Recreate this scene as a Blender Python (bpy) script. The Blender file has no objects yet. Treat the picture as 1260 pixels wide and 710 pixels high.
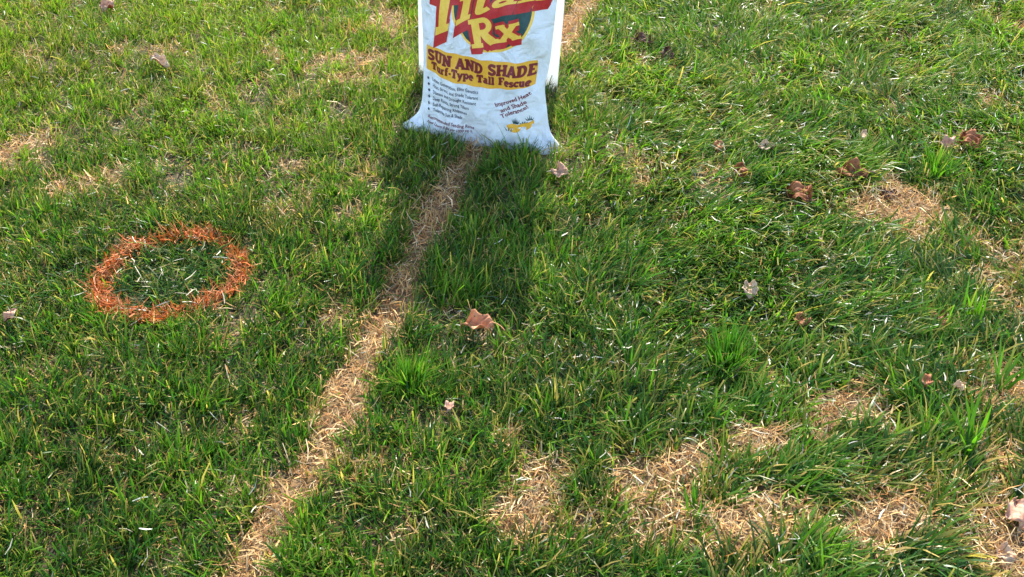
import bpy, bmesh, math
import numpy as np
from mathutils import Vector

S = bpy.context.scene
COL = S.collection
R = math.radians
rng = np.random.default_rng(11)

# ---------------------------------------------------------------- camera
cam_d = bpy.data.cameras.new('camera')
cam_d.sensor_width = 36.0
cam_d.lens = 33.14
cam_d.clip_start = 0.05
cam_d.clip_end = 2000
cam = bpy.data.objects.new('camera', cam_d)
cam.location = (0, 0, 1.5)
cam.rotation_euler = (R(90 - 41), 0, 0)
COL.objects.link(cam)
S.camera = cam

# ---------------------------------------------------------------- sky, sun, exposure
SUN_EL, SUN_AZ = 41.5, 8.0            # azimuth from +Y towards +X: behind the bag
world = bpy.data.worlds.new('World')
S.world = world
world.use_nodes = True
wn = world.node_tree
sky = wn.nodes.new('ShaderNodeTexSky')
sky.sky_type = 'NISHITA'
sky.sun_disc = False
sky.sun_elevation = R(SUN_EL)
sky.sun_rotation = R(SUN_AZ)
sky.air_density = 1.0
sky.dust_density = 1.2
wn.links.new(sky.outputs[0], wn.nodes['Background'].inputs['Color'])
wn.nodes['Background'].inputs['Strength'].default_value = 0.15
sun_d = bpy.data.lights.new('sun', 'SUN')
sun_d.energy = 3.1
sun_d.angle = R(0.53)
sun_d.color = (1.0, 0.95, 0.86)
sun = bpy.data.objects.new('sun', sun_d)
to_sun = Vector((math.sin(R(SUN_AZ)) * math.cos(R(SUN_EL)), math.cos(R(SUN_AZ)) * math.cos(R(SUN_EL)), math.sin(R(SUN_EL))))
sun.rotation_euler = (-to_sun).to_track_quat('-Z', 'Y').to_euler()
sun.location = to_sun * 20
COL.objects.link(sun)
S.view_settings.view_transform = 'Standard'
S.view_settings.look = 'None'
S.view_settings.gamma = 1.0
S.view_settings.use_curve_mapping = False
S.view_settings.exposure = 1.94
S.render.engine = 'CYCLES'
S.cycles.max_bounces = 8
S.cycles.transmission_bounces = 6


# ---------------------------------------------------------------- helpers
def tag(o, label=None, cat=None, group=None, kind=None):
    for k, v in (('label', label), ('category', cat), ('group', group), ('kind', kind)):
        if v:
            o[k] = v
    return o


def new_obj(name, data, parent=None, mats=()):
    o = bpy.data.objects.new(name, data)
    COL.objects.link(o)
    if parent:
        o.parent = parent
    for m in mats:
        data.materials.append(m)
    return o


def mesh_np(name, V, Q, smooth=True, tris=None):
    """mesh from a vertex array and a quad (and optional triangle) index array"""
    me = bpy.data.meshes.new(name)
    V = np.ascontiguousarray(V, np.float32)
    Q = np.asarray(Q, np.int32).reshape(-1, 4)
    T = np.zeros((0, 3), np.int32) if tris is None else np.asarray(tris, np.int32).reshape(-1, 3)
    me.vertices.add(len(V))
    me.vertices.foreach_set('co', V.ravel())
    me.loops.add(Q.size + T.size)
    me.loops.foreach_set('vertex_index', np.concatenate([Q.ravel(), T.ravel()]))
    me.polygons.add(len(Q) + len(T))
    st = np.concatenate([np.arange(len(Q)) * 4, len(Q) * 4 + np.arange(len(T)) * 3]).astype(np.int32)
    me.polygons.foreach_set('loop_start', st)
    me.polygons.foreach_set('use_smooth', np.full(len(Q) + len(T), smooth))
    me.update(calc_edges=True)
    return me


def set_col(me, C):
    a = me.color_attributes.new('col', 'FLOAT_COLOR', 'POINT')
    a.data.foreach_set('color', np.concatenate([C, np.ones((len(C), 1))], 1).astype(np.float32).ravel())


def hash2(ix, iy, seed):
    h = (ix.astype(np.int64) * 374761393 + iy.astype(np.int64) * 668265263 + seed * 974634541) & 0xFFFFFFFF
    h = ((h ^ (h >> 13)) * 1274126177) & 0xFFFFFFFF
    return ((h ^ (h >> 16)) & 0xFFFF) / 65535.0


def vnoise(x, y, seed):
    ix, iy = np.floor(x), np.floor(y)
    fx, fy = x - ix, y - iy
    fx, fy = fx * fx * (3 - 2 * fx), fy * fy * (3 - 2 * fy)
    a, b = hash2(ix, iy, seed), hash2(ix + 1, iy, seed)
    c, d = hash2(ix, iy + 1, seed), hash2(ix + 1, iy + 1, seed)
    return (a * (1 - fx) + b * fx) * (1 - fy) + (c * (1 - fx) + d * fx) * fy


def fbm(x, y, scale, seed, octv=3):
    """0..1 noise with features of about `scale` metres"""
    s, amp, tot = 0, 1.0, 0
    for k in range(octv):
        s = s + amp * vnoise(x / scale * 2 ** k + 17.3 * k, y / scale * 2 ** k - 9.1 * k, seed + k)
        tot += amp
        amp *= 0.5
    return s / tot


def sstep(a, b, x):
    t = np.clip((x - a) / (b - a), 0, 1)
    return t * t * (3 - 2 * t)


# ---------------------------------------------------------------- materials
def mat(name):
    m = bpy.data.materials.new(name)
    m.use_nodes = True
    nt = m.node_tree
    return m, nt, nt.nodes['Principled BSDF'], nt.nodes['Material Output']


def blade_material(name, rough, spec, trans, tint=(1.0, 1.22, 0.65)):
    m, nt, p, out = mat(name)
    at = nt.nodes.new('ShaderNodeAttribute')
    at.attribute_name = 'col'
    nt.links.new(at.outputs['Color'], p.inputs['Base Color'])
    p.inputs['Roughness'].default_value = rough
    p.inputs['Specular IOR Level'].default_value = spec
    tr = nt.nodes.new('ShaderNodeBsdfTranslucent')
    mx = nt.nodes.new('ShaderNodeMix')
    mx.data_type = 'RGBA'
    mx.blend_type = 'MULTIPLY'
    mx.inputs[0].default_value = 1.0
    mx.inputs[7].default_value = (*tint, 1)
    nt.links.new(at.outputs['Color'], mx.inputs[6])
    nt.links.new(mx.outputs[2], tr.inputs['Color'])
    ms = nt.nodes.new('ShaderNodeMixShader')
    ms.inputs[0].default_value = trans
    nt.links.new(p.outputs[0], ms.inputs[1])
    nt.links.new(tr.outputs[0], ms.inputs[2])
    nt.links.new(ms.outputs[0], out.inputs['Surface'])
    return m


M_GRASS = blade_material('grass_blade', 0.33, 0.22, 0.48)
M_STRAW = blade_material('dry_blade', 0.6, 0.3, 0.3, (1.1, 1.0, 0.85))
M_PAINT = blade_material('orange_paint_on_grass', 0.6, 0.3, 0.2, (1.1, 0.9, 0.8))
M_PALE = blade_material('bleached_clipping', 0.45, 0.4, 0.25, (1, 1, 0.9))


def noise_color(nt, stops, scale, detail=4, coord='Object'):
    tc = nt.nodes.new('ShaderNodeTexCoord')
    nz = nt.nodes.new('ShaderNodeTexNoise')
    nz.inputs['Scale'].default_value = scale
    nz.inputs['Detail'].default_value = detail
    nt.links.new(tc.outputs[coord], nz.inputs['Vector'])
    rp = nt.nodes.new('ShaderNodeValToRGB')
    el = rp.color_ramp.elements
    while len(el) < len(stops):
        el.new(0.5)
    for e, (pos, c) in zip(el, stops):
        e.position = pos
        e.color = (*c, 1)
    nt.links.new(nz.outputs['Fac'], rp.inputs['Fac'])
    return rp.outputs['Color'], nz


def soil_material():
    m, nt, p, out = mat('lawn_soil')
    c, nz = noise_color(nt, [(0.3, (0.026, 0.020, 0.009)), (0.5, (0.05, 0.038, 0.016)), (0.7, (0.11, 0.078, 0.032))], 60, 6)
    g, _ = noise_color(nt, [(0.3, (0.04, 0.09, 0.018)), (0.5, (0.06, 0.13, 0.025)), (0.75, (0.13, 0.15, 0.05))], 9, 8)
    at = nt.nodes.new('ShaderNodeAttribute')
    at.attribute_name = 'col'
    mx = nt.nodes.new('ShaderNodeMix')
    mx.data_type = 'RGBA'
    sp = nt.nodes.new('ShaderNodeSeparateColor')
    nt.links.new(at.outputs['Color'], sp.inputs[0])
    th, _ = noise_color(nt, [(0.3, (0.06, 0.036, 0.015)), (0.5, (0.15, 0.09, 0.038)), (0.7, (0.27, 0.17, 0.075))], 110, 7)
    mt = nt.nodes.new('ShaderNodeMix')
    mt.data_type = 'RGBA'
    nt.links.new(sp.outputs[1], mt.inputs[0])
    nt.links.new(c, mt.inputs[6])
    nt.links.new(th, mt.inputs[7])
    nt.links.new(sp.outputs[0], mx.inputs[0])
    nt.links.new(mt.outputs[2], mx.inputs[6])
    nt.links.new(g, mx.inputs[7])
    nt.links.new(mx.outputs[2], p.inputs['Base Color'])
    p.inputs['Roughness'].default_value = 0.95
    b = nt.nodes.new('ShaderNodeBump')
    b.inputs['Strength'].default_value = 0.8
    b.inputs['Distance'].default_value = 0.01
    nt.links.new(nz.outputs['Fac'], b.inputs['Height'])
    nt.links.new(b.outputs[0], p.inputs['Normal'])
    return m


M_SOIL = soil_material()


def woven_material():
    m, nt, p, out = mat('white_woven_plastic')
    c, _ = noise_color(nt, [(0.3, (0.80, 0.81, 0.83)), (0.7, (0.87, 0.88, 0.89))], 14, 5)
    nt.links.new(c, p.inputs['Base Color'])
    p.inputs['Roughness'].default_value = 0.42
    tc = nt.nodes.new('ShaderNodeTexCoord')
    hs = []
    for dirn, sc in (('Z', 95), ('X', 80)):
        w = nt.nodes.new('ShaderNodeTexWave')
        w.bands_direction = dirn
        w.inputs['Scale'].default_value = sc
        w.inputs['Distortion'].default_value = 1.5
        w.inputs['Detail'].default_value = 2
        nt.links.new(tc.outputs['Object'], w.inputs['Vector'])
        hs.append(w)
    ad = nt.nodes.new('ShaderNodeMath')
    ad.operation = 'ADD'
    nt.links.new(hs[0].outputs['Fac'], ad.inputs[0])
    nt.links.new(hs[1].outputs['Fac'], ad.inputs[1])
    b = nt.nodes.new('ShaderNodeBump')
    b.inputs['Strength'].default_value = 0.22
    b.inputs['Distance'].default_value = 0.002
    nt.links.new(ad.outputs[0], b.inputs['Height'])
    n2 = nt.nodes.new('ShaderNodeTexNoise')
    n2.inputs['Scale'].default_value = 17
    n2.inputs['Detail'].default_value = 5
    n2.inputs['Distortion'].default_value = 0.8
    nt.links.new(tc.outputs['Object'], n2.inputs['Vector'])
    b2 = nt.nodes.new('ShaderNodeBump')
    b2.inputs['Strength'].default_value = 0.75
    b2.inputs['Distance'].default_value = 0.03
    nt.links.new(n2.outputs['Fac'], b2.inputs['Height'])
    nt.links.new(b.outputs[0], b2.inputs['Normal'])
    nt.links.new(b2.outputs[0], p.inputs['Normal'])
    tr = nt.nodes.new('ShaderNodeBsdfTranslucent')
    tr.inputs['Color'].default_value = (0.85, 0.87, 0.9, 1)
    ms = nt.nodes.new('ShaderNodeMixShader')
    ms.inputs[0].default_value = 0.12
    nt.links.new(p.outputs[0], ms.inputs[1])
    nt.links.new(tr.outputs[0], ms.inputs[2])
    nt.links.new(ms.outputs[0], out.inputs['Surface'])
    return m


M_BAG = woven_material()


def ink(name, c1, c2):
    m, nt, p, out = mat(name)
    c, _ = noise_color(nt, [(0.35, c1), (0.65, c2)], 120, 4)
    nt.links.new(c, p.inputs['Base Color'])
    p.inputs['Roughness'].default_value = 0.5
    return m


M_YEL = ink('yellow_ink', (0.80, 0.38, 0.03), (0.88, 0.45, 0.045))
M_LYEL = ink('light_yellow_ink', (0.88, 0.50, 0.06), (0.92, 0.57, 0.09))
M_RED = ink('red_ink', (0.45, 0.015, 0.02), (0.53, 0.025, 0.028))
M_MAROON = ink('maroon_ink', (0.16, 0.012, 0.02), (0.22, 0.018, 0.028))
M_GREEN = ink('dark_green_ink', (0.008, 0.045, 0.045), (0.014, 0.065, 0.06))
M_BLACK = ink('blue_black_ink', (0.03, 0.04, 0.06), (0.05, 0.06, 0.085))


def board_material():
    m, nt, p, out = mat('white_corrugated_plastic')
    c, _ = noise_color(nt, [(0.3, (0.80, 0.81, 0.80)), (0.7, (0.86, 0.87, 0.86))], 8, 4)
    nt.links.new(c, p.inputs['Base Color'])
    p.inputs['Roughness'].default_value = 0.4
    tr = nt.nodes.new('ShaderNodeBsdfTranslucent')
    tr.inputs['Color'].default_value = (0.96, 0.96, 0.95, 1)
    ms = nt.nodes.new('ShaderNodeMixShader')
    ms.inputs[0].default_value = 0.68
    nt.links.new(p.outputs[0], ms.inputs[1])
    nt.links.new(tr.outputs[0], ms.inputs[2])
    nt.links.new(ms.outputs[0], out.inputs['Surface'])
    return m


M_BOARD = board_material()


def leaf_material(name, c1, c2, c3, rough=0.7, trans=0.25):
    m, nt, p, out = mat(name)
    c, nz = noise_color(nt, [(0.28, c1), (0.5, c2), (0.72, c3)], 70, 5)
    nt.links.new(c, p.inputs['Base Color'])
    p.inputs['Roughness'].default_value = rough
    b = nt.nodes.new('ShaderNodeBump')
    b.inputs['Strength'].default_value = 0.5
    b.inputs['Distance'].default_value = 0.002
    nt.links.new(nz.outputs['Fac'], b.inputs['Height'])
    nt.links.new(b.outputs[0], p.inputs['Normal'])
    tr = nt.nodes.new('ShaderNodeBsdfTranslucent')
    nt.links.new(c, tr.inputs['Color'])
    ms = nt.nodes.new('ShaderNodeMixShader')
    ms.inputs[0].default_value = trans
    nt.links.new(p.outputs[0], ms.inputs[1])
    nt.links.new(tr.outputs[0], ms.inputs[2])
    nt.links.new(ms.outputs[0], out.inputs['Surface'])
    return m


ML_TAN = leaf_material('tan_leaf', (0.46, 0.16, 0.065), (0.56, 0.235, 0.10), (0.62, 0.31, 0.15))
ML_BROWN = leaf_material('brown_leaf', (0.18, 0.05, 0.015), (0.32, 0.105, 0.032), (0.44, 0.18, 0.065))
ML_DARK = leaf_material('dark_leaf', (0.055, 0.022, 0.014), (0.10, 0.04, 0.024), (0.18, 0.08, 0.05))
ML_PINK = leaf_material('pale_pink_leaf', (0.40, 0.19, 0.115), (0.52, 0.29, 0.185), (0.60, 0.40, 0.27))
ML_PALE = leaf_material('pale_dry_leaf', (0.50, 0.31, 0.17), (0.62, 0.43, 0.26), (0.68, 0.52, 0.34))

# ---------------------------------------------------------------- where the lawn is dead, painted or taken up
STRIP = np.array([(0.62, 4.6, .07), (0.40, 3.75, .07), (0.24, 3.22, .066), (0.05, 2.75, .06), (-0.114, 2.365, 0.055), (-0.147, 2.245, 0.053), (-0.181, 2.106, 0.056),
                  (-0.221, 1.943, 0.052), (-0.252, 1.810, 0.050), (-0.281, 1.688, 0.052), (-0.307, 1.575, 0.054), (-0.338, 1.445, 0.060),
                  (-0.352, 1.350, 0.056), (-0.378, 1.261, 0.048), (-0.407, 1.167, 0.049), (-0.442, 1.099, 0.050), (-0.471, 1.035, 0.053),
                  (-0.479, 0.974, 0.049), (-0.484, 0.916, 0.048), (-0.52, 0.6, .05), (-0.58, 0.1, .05)])
PATCHES = [
    (1.02, 2.09, 0.18, 0.095, 1.25), (1.06, 1.96, 0.084, 0.091, 0.9), (0.80, 1.87, 0.049, 0.040, 0.8), (1.14, 1.76, 0.09, 0.065, 0.95),
    (1.19, 1.65, 0.075, 0.070, 1.2), (1.15, 1.87, 0.082, 0.066, 0.15), (0.71, 1.33, 0.095, 0.085, 1.3), (0.49, 1.23, 0.066, 0.050, 1.25), (0.66, 1.06, 0.080, 0.070, 1.3),
    (0.48, 1.05, 0.080, 0.066, 1.05), (0.34, 1.12, 0.06, 0.05, 0.5), (0.26, 1.14, 0.105, 0.058, 0.9), (0.39, 1.20, 0.048, 0.041, 0.6), (0.04, 1.17, 0.054, 0.068, 0.75),
    (0.00, 1.08, 0.066, 0.066, 1.0), (0.09, 1.10, 0.068, 0.057, 0.4), (0.07, 1.01, 0.090, 0.052, 0.5), (0.24, 1.04, 0.076, 0.054, 0.45), (0.52, 1.41, 0.053, 0.053, 0.8),
    (0.40, 1.53, 0.044, 0.048, 0.75), (0.36, 1.68, 0.039, 0.035, 0.6), (1.06, 1.36, 0.09, 0.09, 1.15), (0.98, 1.20, 0.085, 0.06, 1.05), (0.90, 1.04, 0.10, 0.09, 1.1),
    (0.75, 1.16, 0.079, 0.040, 0.4), (0.40, 1.01, 0.075, 0.052, 0.5), (0.89, 0.96, 0.058, 0.050, 0.5), (-0.58, 2.77, 0.090, 0.131, 0.75), (-0.46, 2.88, 0.065, 0.115, 0.6),
    (-0.71, 2.56, 0.065, 0.069, 0.5), (-1.09, 2.21, 0.068, 0.041, 0.6), (-1.40, 2.31, 0.140, 0.094, 0.55), (-1.20, 2.13, 0.133, 0.070, 0.45), (-1.36, 2.37, 0.095, 0.089, 0.5),
    (-0.82, 2.94, 0.110, 0.119, 0.4), (-0.47, 3.22, 0.106, 0.135, 0.6), (1.19, 2.57, 0.075, 0.079, 0.7), (1.46, 2.62, 0.153, 0.071, 0.5), (1.81, 3.19, 0.116, 0.133, 0.4),
    (0.36, 2.20, 0.045, 0.040, 0.6), (0.28, 2.69, 0.052, 0.157, 0.5), (0.41, 1.87, 0.062, 0.040, 0.5), (0.02, 1.28, 0.134, 0.044, 0.4), (-0.50, 1.04, 0.091, 0.054, 0.45),
    (-0.46, 1.28, 0.100, 0.053, 0.3), (-0.37, 1.57, 0.074, 0.164, 0.4), (-1.64, 2.88, 0.081, 0.173, 0.35), (0.48, 2.85, 0.135, 0.114, 0.5), (1.08, 1.47, 0.054, 0.050, 0.6),
    (-0.95, 2.62, 0.10, 0.07, 0.5), (-1.25, 2.95, 0.12, 0.08, 0.5), (-1.05, 3.15, 0.10, 0.08, 0.45), (-0.62, 2.25, 0.07, 0.05, 0.4), (-0.98, 2.05, 0.10, 0.05, 0.4),
    (1.5, 1.2, 0.2, 0.1, 0.9), (1.7, 1.7, 0.15, 0.12, 0.8), (2.1, 2.3, 0.2, 0.15, 0.8), (-1.9, 1.5, 0.12, 0.1, 0.5), (-2.2, 2.6, 0.2, 0.1, 0.5), (0.5, 0.6, 0.15, 0.1, 0.9), (1.0, 0.6, 0.1, 0.1, 0.8),
]
RING = np.array([-0.835, 1.765])
RING_R = 0.163
BAG_LOC = np.array([-0.085, 2.408, 0.0])
BAG_YAW, BAG_ROLL, BAG_LEAN = -R(15.5), R(1.5), R(4)


def strip_field(x, y):
    """1 in the middle of the dead strip, 0 at its nominal edge, negative outside"""
    best = np.full(x.shape, 1e9)
    a, b = STRIP[:-1], STRIP[1:]
    for p, q in zip(a, b):
        d = q[:2] - p[:2]
        t = np.clip(((x - p[0]) * d[0] + (y - p[1]) * d[1]) / (d @ d), 0, 1)
        dist = np.hypot(x - p[0] - t * d[0], y - p[1] - t * d[1]) / (p[2] + t * (q[2] - p[2]))
        best = np.minimum(best, dist)
    return 1 - best


def patch_field(x, y):
    s = np.zeros(x.shape)
    for px, py, rx, ry, st in PATCHES:
        s = s + st * np.exp(-0.8 * (((x - px) / rx) ** 2 + ((y - py) / ry) ** 2))
    return s


def dead(x, y):
    """0..1 how dead the turf is"""
    n = fbm(x, y, 0.07, 3, 3) - 0.5
    n2 = fbm(x, y, 0.30, 8, 2) - 0.5
    st = sstep(-0.12, 0.50, strip_field(x, y) + 1.0 * n)
    pa = sstep(0.30, 0.98, np.minimum(patch_field(x, y), 1.15) + 1.7 * n)
    bg = sstep(0.20, 0.62, 0.95 * n + 0.8 * n2 + 0.05 * sstep(0.0, 1.0, x) + 0.16 * sstep(0.35, 0.95, x) * sstep(2.2, 1.6, y)) * 0.6
    d = np.clip(np.maximum(np.maximum(st, pa), bg), 0, 1)
    return np.where(np.hypot(x - RING[0], y - RING[1]) < RING_R + 0.05, 0.15 * d, d)


def height(x, y):
    f = sstep(9, 5, np.hypot(x, y - 2))
    return (0.022 * (fbm(x, y, 0.55, 21, 2) - 0.5) + 0.010 * (fbm(x, y, 0.16, 31, 2) - 0.5)) * f


def bag_uv(x, y):
    dx, dy = x - BAG_LOC[0], y - BAG_LOC[1]
    c, s = math.cos(-BAG_YAW), math.sin(-BAG_YAW)
    return dx * c - dy * s, dx * s + dy * c


def under_bag(x, y):
    bx, by = bag_uv(x, y)
    return (np.abs(bx) < 0.215) & (by > -0.045) & (by < 0.08)


# ---------------------------------------------------------------- ground: one sheet out to the horizon
far = np.array([8, 12, 20, 40, 80, 160, 320.])
gx = np.concatenate([-far[::-1], np.arange(-5, 5.001, 0.0625), far])
gy = np.concatenate([-far[::-1], np.arange(-3, 8.001, 0.0625), far + 6])
GX, GY = np.meshgrid(gx, gy)
GZ = height(GX, GY)
GV = np.stack([GX, GY, GZ], -1).reshape(-1, 3)
ny, nx = GX.shape
ii = (np.arange(ny - 1)[:, None] * nx + np.arange(nx - 1)[None, :]).ravel()
ground_me = mesh_np('ground', GV, np.stack([ii, ii + 1, ii + nx + 1, ii + nx], 1))
gfar = sstep(4.0, 6.0, np.hypot(GX, GY - 2)).reshape(-1, 1)
set_col(ground_me, np.concatenate([gfar, dead(GX, GY).reshape(-1, 1) * (1 - gfar), 0 * gfar], 1))
tag(new_obj('ground', ground_me, mats=[M_SOIL]), 'brown soil and thatch beneath the lawn', 'ground', kind='structure')


# ---------------------------------------------------------------- blades
def blades(x, y, z0, L, w, az, th0, bend, twist, cb, cm, ct, tipw, nseg=3, sway=None):
    """arrays for N arching blades: quads up the spine. returns V, Q, C"""
    N = len(x)
    t = np.linspace(0, 1, nseg + 1)
    pos = np.stack([x, y, z0], -1)
    V = np.zeros((N, nseg + 1, 2, 3), np.float32)
    C = np.zeros((N, nseg + 1, 2, 3), np.float32)
    hd = np.stack([np.cos(az), np.sin(az), 0 * az], -1)
    sd = np.stack([-np.sin(az), np.cos(az), 0 * az], -1)
    up = np.array([0, 0, 1.0])
    cur = pos.copy()
    for k in range(nseg + 1):
        if sway is not None:
            a2 = az + sway * t[k]
            hd = np.stack([np.cos(a2), np.sin(a2), 0 * a2], -1)
            sd = np.stack([-np.sin(a2), np.cos(a2), 0 * a2], -1)
        th = th0 + bend * t[k]
        tang = hd * np.sin(th)[:, None] + up * np.cos(th)[:, None]
        nrm = hd * np.cos(th)[:, None] - up * np.sin(th)[:, None]
        tw = twist * (0.4 + 0.6 * t[k])
        side = sd * np.cos(tw)[:, None] + nrm * np.sin(tw)[:, None]
        prof = (0.75, 1.0, 0.85)[k] if k < min(nseg, 3) else None
        ww = w * (prof if prof is not None else tipw) * 0.5
        V[:, k, 0] = cur - side * ww[:, None]
        V[:, k, 1] = cur + side * ww[:, None]
        f = t[k]
        c = cb * (1 - f * 2) + cm * (f * 2) if f < 0.5 else cm * (2 - 2 * f) + ct * (2 * f - 1)
        C[:, k, 0] = c
        C[:, k, 1] = c
        if k < nseg:
            thm = th0 + bend * (t[k] + 0.5 / nseg)
            cur = cur + (hd * np.sin(thm)[:, None] + up * np.cos(thm)[:, None]) * (L / nseg)[:, None]
    # nothing pokes below the soil
    zmin = height(x, y) + 0.004
    V[..., 2] = np.maximum(V[..., 2], (zmin - 0.012)[:, None, None] + np.float32(0.0))
    n = (nseg + 1) * 2
    base = np.arange(N)[:, None] * n
    q = np.concatenate([np.array([[2 * k, 2 * k + 1, 2 * k + 3, 2 * k + 2]]) for k in range(nseg)])
    Q = (base[:, :, None] + q[None]).reshape(-1, 4)
    return V.reshape(-1, 3), Q, C.reshape(-1, 3)


def merge(parts):
    Vs, Qs, Cs, o = [], [], [], 0
    for V, Q, C in parts:
        Vs.append(V)
        Qs.append(Q + o)
        Cs.append(C)
        o += len(V)
    return np.concatenate(Vs), np.concatenate(Qs), np.concatenate(Cs)


def blade_obj(name, parts, m, parent=None):
    V, Q, C = merge(parts)
    me = mesh_np(name, V, Q)
    set_col(me, C)
    return new_obj(name, me, parent, [m])


def c3(*c):
    return np.array(c)


def lerp(a, b, t):
    return a * (1 - t)[:, None] + b * t[:, None]


DEEP, MID, BRIGHT = c3(.009, .048, .011), c3(.024, .110, .011), c3(.082, .205, .009)
YGREEN, STRAWTIP, SHEATH = c3(.22, .26, .012), c3(.48, .34, .09), c3(.10, .14, .02)
ORANGE = c3(.72, .17, .03)


def in_view(x, y, m):
    return np.abs(x) < 0.543 * (0.755 * y + 0.984) + m


def coarse(x, y):
    """coarse, brushed-over grass on the right of the strip; fine upright turf on the left"""
    return np.clip(sstep(-0.1, 0.7, x + 0.5 * (fbm(x, y, 0.6, 44, 2) - 0.5)) * (0.55 + 0.6 * fbm(x, y, 0.35, 61, 2)), 0, 1)


def ring_r(x, y):
    dx, dy = x - RING[0], y - RING[1]
    a = np.arctan2(dy, dx)
    r = np.hypot(dx, dy * 1.02)
    return r / (1 + 0.05 * np.sin(2 * a + 0.7) + 0.035 * np.sin(5 * a + 2)), a


def field(region_fn, dens, nclump, wmul=1.0, nseg=3, box=(-4.5, 4.5, -0.8, 6.5)):
    """clumped turf over a region; returns green part, painted part"""
    x0, x1, y0, y1 = box
    nc = int((x1 - x0) * (y1 - y0) * nclump)
    cx, cy = rng.uniform(x0, x1, nc), rng.uniform(y0, y1, nc)
    keep = region_fn(cx, cy)
    cx, cy = cx[keep], cy[keep]
    nc = len(cx)
    per = dens / nclump
    ci = np.repeat(np.arange(nc), rng.poisson(per, nc))
    N = len(ci)
    ang, rad = rng.uniform(0, 2 * np.pi, N), np.abs(rng.normal(0, 0.021, N)) * wmul ** 0.5
    x, y = cx[ci] + rad * np.cos(ang), cy[ci] + rad * np.sin(ang)
    # thin out where the turf is dead
    d = dead(x, y)
    ok = (rng.random(N) > np.clip(d * 1.05, 0, 0.985)) & ~under_bag(x, y)
    x, y, ci, ang, d = x[ok], y[ok], ci[ok], ang[ok], d[ok]
    N = len(x)
    co = coarse(x, y)
    hgt_c = rng.lognormal(0, 0.16, nc)
    lean_c, leanaz_c = rng.gamma(2.0, 0.16, nc), rng.uniform(0, 2 * np.pi, nc)
    flow = 2 * np.pi * (fbm(x, y, 0.45, 77, 2) * 1.6 - 0.55)
    # azimuth: outwards from the crown, dragged by the clump and by the local lie of the lawn
    vx = 0.75 * np.cos(ang) + 1.0 * lean_c[ci] * np.cos(leanaz_c[ci]) + (0.35 + 0.75 * co) * np.cos(flow) + 0.25
    vy = 0.75 * np.sin(ang) + 1.0 * lean_c[ci] * np.sin(leanaz_c[ci]) + (0.35 + 0.75 * co) * np.sin(flow)
    az = np.arctan2(vy, vx) + rng.normal(0, 0.45, N)
    th0 = np.clip(rng.normal(0.30 + 0.28 * co, 0.24, N), 0.0, 1.35)
    bend = np.clip(rng.normal(0.75 + 0.45 * co, 0.5, N), -0.3, 2.1)
    L = np.clip(rng.normal(0.047 + 0.027 * co, 0.012, N), 0.018, 0.115) * hgt_c[ci] * (0.92 + 0.35 * (fbm(x, y, 0.25, 5, 2) - 0.3)) * (1 - 0.16 * sstep(2.0, 2.6, y) * sstep(0.2, -0.5, x)) * (1 - 0.35 * d)
    w = np.clip(rng.normal(0.0028 + 0.0011 * co, 0.0008, N), 0.0015, 0.0062) * wmul
    bx, by = bag_uv(x, y)
    L = np.where((np.abs(bx) < 0.26) & (by > -0.10) & (by < 0.0), L * 1.12, L)
    # a few blades lie flat
    flat = rng.random(N) < (0.05 + 0.10 * co)
    th0 = np.where(flat, rng.uniform(1.1, 1.5, N), th0)
    bend = np.where(flat, rng.uniform(-0.1, 0.4, N), bend)
    # inside the painted ring the grass is pressed down
    rr, ra = ring_r(x, y)
    ins = (rr < RING_R - 0.012) & (rng.random(N) < 0.75)
    th0 = np.where(ins, rng.uniform(0.7, 1.35, N), th0)
    twist = rng.normal(0, 0.7, N)
    # colour
    hue_c = rng.normal(0, 0.31, nc)
    big = fbm(x, y, 0.7, 91, 2) - 0.5
    sm = fbm(x, y, 0.14, 97, 2) - 0.5
    k = 0.50 + hue_c[ci] + 0.6 * big + 0.85 * sm + rng.normal(0, 0.13, N)
    k = k + 0.22 * sstep(1.5, 2.9, y) - 0.10  # farther turf brighter: its grazing backlight is painted into the blades
    k = np.where(ins, k - 0.28, k)
    L = np.where(ins, L * 1.35, L)
    L = np.where(np.abs(rr - RING_R) < 0.03, L * 0.72, L)
    col = np.where((k < 0.5)[:, None], lerp(DEEP, MID, np.clip(k * 2, 0, 1)), lerp(MID, BRIGHT, np.clip(k * 2 - 1, 0, 1.25)))
    yel = np.clip(0.03 + 0.50 * d + 0.30 * sstep(1.7, 2.9, y) * (0.35 + 0.65 * sstep(0.7, -0.6, x)) * (0.4 + 1.2 * fbm(x, y, 0.2, 83, 2)) + rng.normal(0, 0.09, N), 0, 0.9)  # yellower where dying; farther off, the backlit glow is painted in too
    col = lerp(col, YGREEN, yel)
    col = col * rng.lognormal(0, 0.14, N)[:, None]
    deadb = rng.random(N) < (0.035 + 0.40 * d)
    col = np.where(deadb[:, None], STRAWTIP * rng.uniform(0.55, 1.1, N)[:, None], col)
    cb = lerp(col, SHEATH, np.full(N, 0.25))
    tipmix = np.where(rng.random(N) < 0.30 + 0.15 * sstep(1.8, 2.8, y), rng.uniform(0.35, 0.9, N), 0.06)
    ct = lerp(col * 1.08, STRAWTIP, tipmix)
    tipw = np.where(rng.random(N) < 0.35, rng.uniform(0.4, 0.7, N), 0.08)
    z0 = height(x, y) - 0.003
    # paint lands on the blades whose crown stands in the ring
    wob = 0.55 * (fbm(x, y, 0.05, 52, 2) - 0.5) + 0.35 * (fbm(x, y, 0.12, 58, 1) - 0.5)
    prt = 1.45 - np.abs(rr - RING_R + 0.004) / 0.0155 + wob * 1.2
    gap = 0.5 * np.exp(-((np.angle(np.exp(1j * (ra + 1.15)))) / 0.28) ** 2) + 0.25 * np.exp(-((np.angle(np.exp(1j * (ra - 1.05)))) / 0.2) ** 2)
    painted = (prt - gap) > rng.uniform(0.0, 0.55, N)
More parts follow.
